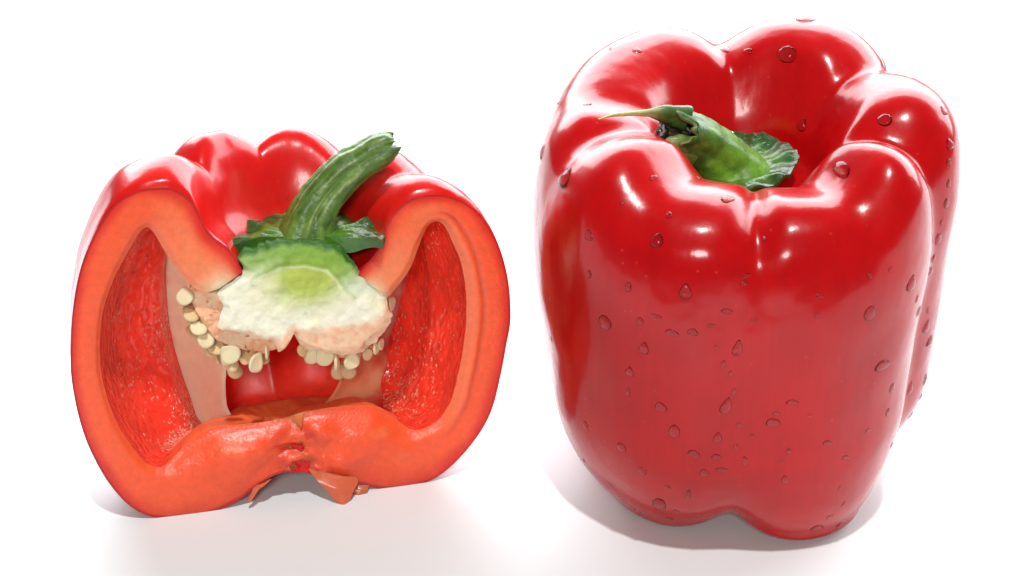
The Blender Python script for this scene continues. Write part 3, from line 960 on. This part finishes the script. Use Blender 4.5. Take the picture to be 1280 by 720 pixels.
# (x, y, depth, radius px, tilt about vertical, tilt about horizontal, roll, kind)
SEEDS = [(230, 372, 2, 11, 20, 10, 0, 0), (238, 394, 3, 11, 30, 45, 0, 1), (243, 401, 4, 11, 20, 60, 10, 1), (247, 410, 2, 11, 25, 50, -15, 0), (245, 417, 5, 10, 20, 62, -10, 1),
         (240, 412, 7, 9, 20, 60, -10, 1), (256, 425, 2, 12, 40, 30, -25, 0), (262, 430, 4, 11, 40, 50, -25, 1), (270, 435, 4, 12, 10, 55, -10, 1), (274, 448, 5, 10, 60, 20, 10, 2),
         (288, 445, -0.5, 13, 5, 0, 0, 0), (282, 450, 4, 10, 50, 20, 0, 1), (289, 456, 5, 10, 10, 30, 0, 1), (306, 448, 4, 9, 30, 10, 0, 1), (319, 454, 0.5, 13, 45, 0, -30, 0),
         (334, 442, 1, 9, 78, 0, 8, 0), (293, 464, 11, 11, 5, 15, 0, 1), (234, 384, 5, 9, 30, 50, 0, 1), (252, 418, 5, 11, 30, 60, -20, 1),
         (379, 437, 5, 10, 20, 10, 0, 1), (391, 446, 3, 11, 20, 0, 0, 0), (406, 447, 3, 13, 10, 10, 0, 0), (421, 455, 1, 11, 74, 0, 0, 0), (438.5, 452, 1.5, 12, 25, 0, -30, 0),
         (422, 466, 11, 11, 10, 15, 0, 1), (435, 465, 10, 12, 10, 10, 0, 1), (459, 443, 3, 9, 35, 0, -25, 2), (450, 441, 4, 8, 60, 0, 40, 2), (470, 436, 2, 9, 60, 0, 30, 0),
         (477, 431, 3, 8, 60, 0, 40, 0), (490, 381, 4, 10, 60, 0, 0, 0), (444, 446, 5, 9, 40, 10, 0, 1), (399, 441, 5, 9, 40, 10, 0, 1), (263, 440, 7, 9, 40, 40, 0, 1)]
sr_ = random.Random(3)
for k in range(16):
    f_ = sr_.random()
    SEEDS.append((lerp(236, 330, f_) + sr_.uniform(-5, 5), 385 + 66 * math.sin(f_ * math.pi * 0.5) + sr_.uniform(-6, 4), sr_.uniform(5, 10), sr_.uniform(8.5, 11), sr_.uniform(0, 60), sr_.uniform(0, 60), 0, sr_.choice([1, 1, 0])))
for k in range(9):
    f_ = sr_.random()
    SEEDS.append((lerp(380, 475, f_), 446 - 14 * f_ ** 2 + sr_.uniform(-4, 4), sr_.uniform(5, 10), sr_.uniform(8, 10.5), sr_.uniform(0, 65), sr_.uniform(-20, 40), 0, sr_.choice([1, 1, 0])))
for (x, y, dpt, rp, ty, tx, rl, kd) in SEEDS:
    o = bpy.data.objects.new('seed', SEEDM[kd])
    col.objects.link(o)
    p = hp(x, y, dpt)
    sc_ = rp * 0.162 * MM * 1.0
    base = Matrix(((TV[0], UV[0], -NV[0]), (TV[1], UV[1], -NV[1]), (TV[2], UV[2], -NV[2])))
    rot = base @ Matrix.Rotation(R(ty), 3, 'Y') @ Matrix.Rotation(R(-tx), 3, 'X') @ Matrix.Rotation(R(rl + random.uniform(-40, 40)), 3, 'Z')
    o.matrix_world = Matrix.Translation(Vector(p - HO)) @ rot.to_4x4() @ Matrix.Diagonal((sc_, sc_, sc_ * random.uniform(0.75, 1.1), 1))
    o.parent = half

# calyx of the half: ruffled collar round the back of the stem foot
cc = hp(383, 303, 4.0)
top, bot, TH, S = crinkle_ring(cc, UV * 1.0 - NV * 0.12, 4.0, 15.2, 1.2, R(-12), R(194), 120, 20, 17, thick=3.6, ruff=1.4)
ccol = mixc(GM, GD, smoothstep(0.2, 0.75, S + 0.35 * vnoise(top, 0.5, 3)))
ccol = mixc(ccol, (0.13, 0.30, 0.05), smoothstep(0.2, 0.7, vnoise(top, 0.9, 12)) * 0.6)
mb = MB().grid(top, color=ccol).grid(bot, color=ccol, flip=True)
mb.grid(np.stack([top[:, -1], bot[:, -1]], 1), color=ccol[:, -2:])
mb.grid(np.stack([top[0], bot[0]], 1), color=mixc(GM, GD, S[0])[:, None] * np.ones((1, 2, 1)))
mb.grid(np.stack([top[-1], bot[-1]], 1), color=mixc(GM, GD, S[0])[:, None] * np.ones((1, 2, 1)))
mb.build('calyx', M_calyx, half, HO)

# stem of the half
sp = [(385, 312, 7.6), (385, 300, 7.4), (387, 285, 7.2), (394, 264, 7.2), (410, 240, 7.5), (433, 216, 7), (460, 197, 6.5), (484, 184, 6), (494, 180, 6)]
curve = catmull(np.array([hp(*q) for q in sp]), 90)
q = np.linspace(0, 1, 90)
rad = np.interp(q, [0, 0.12, 0.22, 0.34, 0.5, 0.7, 0.88, 1.0], [7.6, 7.0, 5.6, 4.7, 4.2, 3.8, 3.2, 2.2]) * MM
P = tube(curve, rad, 72, ridged(5, 0.15, 2.0), 0.3 * MM, 5, up=(1, 0, 0))
ph = np.linspace(0, 2 * np.pi, 72, endpoint=False)
tdir = curve[-1] - curve[-6]
tdir /= np.linalg.norm(tdir)
cs = np.c_[np.cos(ph), np.sin(ph), 0 * ph] * 0.01
rag = (1.2 * vnoise(cs, 0.3, 14) + 0.9 * vnoise(cs, 0.9, 18)) * 0.55
P = P + tdir * (smoothstep(0.85, 1, q)[:, None] * rag[None] * MM)[..., None]
n_ = vnoise(P, 0.3, 22)
Q = np.broadcast_to(q[:, None], n_.shape)
# long fibres: colour runs along the stem
fib = vnoise(np.stack([np.cos(ph)[None] * 0.012 + 0 * Q, np.sin(ph)[None] * 0.012 + 0 * Q, Q * 0.012], -1), 0.9, 50)
fib2 = vnoise(np.stack([np.cos(ph)[None] * 0.02 + 0 * Q, np.sin(ph)[None] * 0.02 + 0 * Q, Q * 0.006], -1), 1.3, 51)
c = mixc((0.045, 0.115, 0.010), (0.12, 0.22, 0.025), smoothstep(-0.5, 0.6, fib))
c = mixc(c, (0.50, 0.54, 0.26), smoothstep(0.25, 0.75, fib2) * smoothstep(0.15, 0.4, Q) * 0.4)
c = mixc(c, (0.03, 0.07, 0.015), smoothstep(0.2, 0.7, -fib) * smoothstep(0.3, 0.9, Q) * 0.8)
c = mixc(c, (0.16, 0.33, 0.06), smoothstep(0.28, 0.1, Q) * 0.7)
mb = MB().grid(P, closed_v=True, color=c)
last = P[-1]
cen = last.mean(0)
mb.grid(np.array([last, lerp(cen, last, 0.8) - tdir * 0.0002, lerp(cen, last, 0.4) - tdir * 0.0015, lerp(cen, last, 0.02) - tdir * 0.002]), closed_v=True,
        color=np.array([np.tile(k, (72, 1)) for k in [(0.10, 0.12, 0.04), (0.16, 0.15, 0.06), (0.10, 0.08, 0.03), (0.06, 0.05, 0.02)]]))
mb.build('stem', M_green, half, HO)

# torn shreds of skin hanging from the foot of the half
def shred(pts, name, colr, thick=0.5):
    """pts: list of (left xy, right xy, depth) from root to tip"""
    a = catmull(np.array([hp(l[0], l[1], d) for l, r, d in pts]), 24)
    b_ = catmull(np.array([hp(r[0], r[1], d) for l, r, d in pts]), 24)
    s = np.linspace(0, 1, 12)[None, :, None]
    P = a[:, None] * (1 - s) + b_[:, None] * s
    P = P + NV * (0.5 * fbm(P, 0.35, 9) * MM)[..., None]
    tt = (thick * (0.25 + np.sin(np.pi * s[..., 0])) * MM)
    F, B2 = P - NV * tt[..., None] * 0.5, P + NV * tt[..., None] * 0.5
    mb = MB().grid(F, color=colr).grid(B2, color=colr, flip=True)
    return mb.build(name, M_shred, half, HO)
m, nt, b = new_mat('thin_shred')
b.inputs['Base Color'].default_value = (0.86, 0.20, 0.10, 1)
b.inputs['Roughness'].default_value = 0.25
b.inputs['Transmission Weight'].default_value = 0.35
b.inputs['Subsurface Weight'].default_value = 0.5
b.inputs['Subsurface Scale'].default_value = 0.003
b.inputs['IOR'].default_value = 1.38
M_shred = m
cr_ = (0.85, 0.2, 0.1)
shred([((385, 586), (446, 596), -0.6), ((396, 600), (448, 604), -1.6), ((412, 617), (442, 614), -2.5), ((422, 630), (438, 625), -3.0), ((430, 641), (433, 641), -3.0)], 'skin_shred', cr_, 1.2)
shred([((436, 600), (462, 603), 0.5), ((437, 610), (460, 611), -0.5), ((439, 620), (458, 621), -1.0)], 'skin_shred', cr_, 0.35)
shred([((318, 606), (340, 598), 0.2), ((315, 614), (330, 606), -0.6), ((311, 622), (321, 616), -1.0), ((310, 628), (313, 627), -1.2)], 'skin_shred', cr_, 0.6)

# ------------------------------------------------------------------ water drops on the whole pepper
def drop_mesh(kind):
    nr, nt_ = 10, 22
    ph_ = np.linspace(0, 2 * np.pi, nt_, endpoint=False)
    hgt = (0.50, 0.38, 0.52)[kind]
    rings = []
    for k in range(nr + 1):
        a = k / nr * (math.pi * 0.28)
        rr, z = math.sin(a) / math.sin(math.pi * 0.28), math.cos(a)
        o = 1.0 + (0.0, 0.12, 0.05)[kind] * np.cos(2 * ph_ + 0.5) + (0.03, 0.10, 0.04)[kind] * np.cos(3 * ph_ + 1.3)
        x = rr * np.cos(ph_) * o
        y = rr * np.sin(ph_) * o
        if kind == 2:      # tear: narrow top, heavy foot
            x = x * (1 - 0.38 * (y + 0.2))
        zz = (z - math.cos(math.pi * 0.28)) / (1 - math.cos(math.pi * 0.28)) * hgt
        if kind == 2:
            zz = zz * (1 - 0.25 * y)
        rings.append(np.stack([np.where(k == 0, 0.004 * np.cos(ph_), x), np.where(k == 0, 0.004 * np.sin(ph_), y), np.full(nt_, 0) + zz], -1))
    last = rings[-1]
    rings.append(np.c_[last[:, 0] * 0.5, last[:, 1] * 0.5, np.full(nt_, -0.12)])
    rings.append(np.c_[last[:, 0] * 0.01, last[:, 1] * 0.01, np.full(nt_, -0.14)])
    o = MB().grid(np.array(rings), closed_v=True, flip=True).build('water_drop', M_water)
    me = o.data
    bpy.data.objects.remove(o)
    return me
DROPM = [drop_mesh(0), drop_mesh(1), drop_mesh(2)]
# x, y, half width px, half height px, shape, label (None: one of the small ones)
DROPS = [
 (756, 403, 10, 9.5, 0, 'large round water drop low on the front left lobe of the whole pepper'),
 (706, 222, 10, 16, 2, 'long tear-shaped water drop at the upper left shoulder of the whole pepper'),
 (821, 301, 9, 11, 0, 'plump water drop on the upper front left lobe, under the warm highlight'),
 (857, 364, 9, 12, 2, 'long water drop left of the front crease, halfway up the whole pepper'),
 (1087, 392, 8, 10, 0, 'large oval water drop on the right side of the front right lobe'),
 (1103, 457, 10, 8, 1, 'wide slanting water drop on the lower right of the front right lobe'),
 (1139.5, 354, 7, 12, 2, 'tall water drop on the crease at the right side of the whole pepper'),
 (1052, 212, 13, 11, 0, 'big round water drop on the front right shoulder rim of the whole pepper'),
 (984, 68, 14, 12, 0, 'broad water drop inside the back right lobe, beside its highlight'),
 (1009, 19, 13, 7, 0, 'clear water drop on the very top edge of the back right lobe'),
 (1112, 74, 11, 7, 1, 'flat water drop in the dip between back right and right lobes'),
 (670, 187, 6, 10, 2, 'water drop hanging out from the far left edge of the whole pepper'),
 (906, 62, 9, 5, 1, 'flat water drop in the back notch at the rim of the whole pepper'),
 (922, 435, 7, 12, 2, 'long water drop on the front crease of the whole pepper, upper of two'),
 (908, 507, 8, 12, 2, 'long water drop on the front crease of the whole pepper, lower of two'),
 (843, 539, 8, 9, 0, 'round water drop with a light rim on the lower front left lobe'),
 (824, 630, 10, 8, 0, 'large bright water drop at the bottom left foot of the whole pepper'),
 (966, 528, 9, 6, 1, 'wide water drop just right of the front crease, low on the pepper'),
 (1021, 660, 8, 5, 1, 'wide water drop at the very foot of the front right lobe'),
 (1106, 150, 10, 9, 0, 'faint round water drop in the middle of the right lobe top'),
 (1003, 156, 6, 10, 2, 'tall water drop at the inner end of the right lobe, near the stem'),
 (909, 249, 7, 8, 1, 'glinting water drop in the front notch of the rim'),
 (826, 509, 8, 7, 1, 'three-cornered water drop on the lower middle of the front left lobe'),
 (805, 435, 7, 9, 2, 'slanting water drop in the middle of the front left lobe'),
 (1187.5, 180, 5, 9, 2, 'larger water drop sticking out at the right edge of the pepper'),
] + [(x, y, a, b_, k, None) for x, y, a, b_, k in [
 (800, 401, 5, 5, 0), (820, 395, 7, 3, 1), (839.5, 416, 9, 5, 1), (866, 415, 7, 5, 1), (787, 464, 6, 7, 2), (785, 489, 3, 6, 2), (785, 359, 5, 7, 0), (736, 294, 6, 8, 2), (736, 343, 4, 6, 0),
 (909, 389, 8, 4, 1), (889, 407, 5, 3, 1), (895, 434, 3, 3, 0), (904, 455, 4, 5, 0), (913, 467, 3, 4, 0), (917, 490, 3, 5, 0), (836, 269, 4, 5, 0), (932, 345, 7, 4, 1), (930, 354, 5, 4, 0),
 (777, 559, 7, 6, 0), (732, 532, 4, 6, 0), (897, 547, 6, 8, 2), (867, 567, 8, 5, 1), (895, 571, 6, 4, 1), (803, 589, 6, 5, 0), (880, 591, 6, 5, 1), (902, 587, 8, 3, 1), (860, 618, 4, 6, 0),
 (834, 609, 4, 3, 0), (845, 639, 4, 2.5, 1), (837, 648, 5, 3, 1), (920, 559, 4, 4, 0), (931, 576, 4, 6, 0), (762, 605, 3, 3, 0), (730, 576, 2.5, 3, 0), (924, 531, 4, 4, 1),
 (1148.5, 389, 5, 7, 0), (1158, 408, 5, 9, 2), (1162.5, 426, 6, 8, 2), (1162.5, 340, 5, 7, 0), (1167, 323, 4, 6, 0), (1172.5, 299, 5, 8, 0), (1183, 254, 4, 7, 0), (1177, 278, 3, 4, 0),
 (1146.5, 373, 3, 6, 2), (1160, 388, 2.5, 5, 0), (1166, 476, 4, 9, 2), (1138, 485, 4, 10, 2), (1115, 485, 4, 7, 0), (1087, 344, 4, 5, 2), (1113, 337, 3, 4, 0), (1025, 370, 5, 4, 1),
 (1021, 394, 4, 4, 0), (942, 400, 6, 3, 1), (955, 299, 4, 4, 0), (990, 503, 8, 4, 1), (970, 517, 5, 3, 1), (1012, 520, 3, 3, 0), (1034, 554, 6, 4, 1), (986, 564, 4, 4, 0), (978, 577, 4, 2, 1),
 (981, 599, 5, 6, 2), (1110, 515, 4, 5, 0), (1085, 538, 4, 3, 1), (1057, 572, 5, 3, 1), (1050, 610, 2.5, 4, 0), (1055, 630, 3, 4, 0), (1049, 657, 5, 5, 0), (1037, 646, 4, 3, 1),
 (1130, 565, 2.5, 5, 0), (1147, 523, 3, 6, 0), (1158, 498, 3, 5, 0), (940, 545, 4, 3, 1), (1180, 138, 4, 8, 2), (1186, 203, 3.5, 5, 0), (1186, 229, 3.5, 6, 0), (1156, 91, 4, 4, 0), (935, 64, 6, 5, 0),
 (734, 130, 6, 3, 1), (817, 222, 6, 4, 1), (872, 221, 4, 2.5, 1), (796, 63, 6, 4, 1), (777, 254, 3, 2.5, 0), (686, 123, 3, 3, 0), (763, 60, 4, 2.5, 0), (688, 373, 2, 4, 0), (689, 424, 2, 4, 0)]]

FIELDS = [('on the right flank beyond the side crease', lambda x, y: x > 1130, 1),
          ('on the top shoulders around the stem', lambda x, y: y < 262, 0),
          ('near the left edge', lambda x, y: x < 745, 1),
          ('at the foot of the front left lobe', lambda x, y: y > 580 and x < 908, 0),
          ('at the foot of the front right lobe', lambda x, y: y > 585, 0),
          ('along the front crease', lambda x, y: 885 <= x <= 950, 1),
          ('on the lower half of the front left lobe', lambda x, y: x < 908 and y > 430, 0),
          ('on the upper half of the front left lobe', lambda x, y: x < 908, 0),
          ('on the lower half of the front right lobe', lambda x, y: y > 430, 0),
          ('on the upper half of the front right lobe', lambda x, y: True, 0)]
ORD = ['first', 'second', 'third', 'fourth', 'fifth', 'sixth', 'seventh', 'eighth', 'ninth', 'tenth', 'eleventh', 'twelfth', 'thirteenth', 'fourteenth', 'fifteenth',
       'sixteenth', 'seventeenth', 'eighteenth', 'nineteenth', 'twentieth']
SMALL = {}
for d_ in [d for d in DROPS if d[5] is None]:
    for k, (w_, f_, ax_) in enumerate(FIELDS):
        if f_(d_[0], d_[1]):
            SMALL.setdefault(k, []).append(d_)
            break
SMALL_LABEL = {}
for k, lst in SMALL.items():
    w_, f_, ax_ = FIELDS[k]
    for i, d_ in enumerate(sorted(lst, key=lambda d: d[ax_])):
        SMALL_LABEL[(d_[0], d_[1])] = 'small water drop %s, %s from the %s' % (w_, ORD[i], 'top' if ax_ else 'left')

def small_label(x, y):
    return SMALL_LABEL[(x, y)]

def cast(x, y):
    for k in range(40):
        hit = BVH.ray_cast(Vector(CAM), Vector(ray(x, y)))
        if hit[0] is not None:
            return hit
        # just off the outline: step towards the pepper's middle
        x += (930 - x) * 0.01
        y += (340 - y) * 0.005
    return None

def place_drop(x, y, rx, ry, kind, label, group, caster):
    hit = caster(x, y)
    if hit is None:
        return
    p, n = hit[0], hit[1].normalized()
    view = (Vector(CAM) - p)
    dist = view.length
    if n.dot(view) < 0:
        n = -n
    up = Vector((0, 0, 1))
    yv = (up - n * up.dot(n))
    if yv.length < 0.2:
        yv = Vector((0, 1, 0)) - n * n.y
    yv.normalize()
    xv = yv.cross(n).normalized()
    fs = max(0.35, abs(n.dot(view.normalized())))
    k = dist / FPX
    sx, sy = rx * k * 0.88, ry * k * 0.88
    sz = min(sx, sy) * (1.0 if kind != 1 else 0.8)
    # along the foreshortened direction the drop is longer than it looks
    horiz = abs(xv.dot(view.normalized()))
    sx = sx / max(0.5, math.sqrt(max(0.05, 1 - horiz ** 2)))
    vert = abs(yv.dot(view.normalized()))
    sy = sy / max(0.5, math.sqrt(max(0.05, 1 - vert ** 2)))
    o = bpy.data.objects.new('water_drop', DROPM[kind])
    rot = Matrix((xv, yv, n)).transposed() @ Matrix.Rotation(R(random.uniform(-14, 14)), 3, 'Z')
    o.matrix_world = Matrix.Translation(p + n * (0.02 * sz)) @ rot.to_4x4() @ Matrix.Diagonal((sx, sy, sz, 1))
    o['label'] = label
    o['category'] = 'water drop'
    o['group'] = group
    col.objects.link(o)

for (x, y, rx, ry, kd, lb) in DROPS:
    place_drop(x, y, rx, ry, kd, lb or small_label(x, y), 'water drops on the whole pepper', cast)
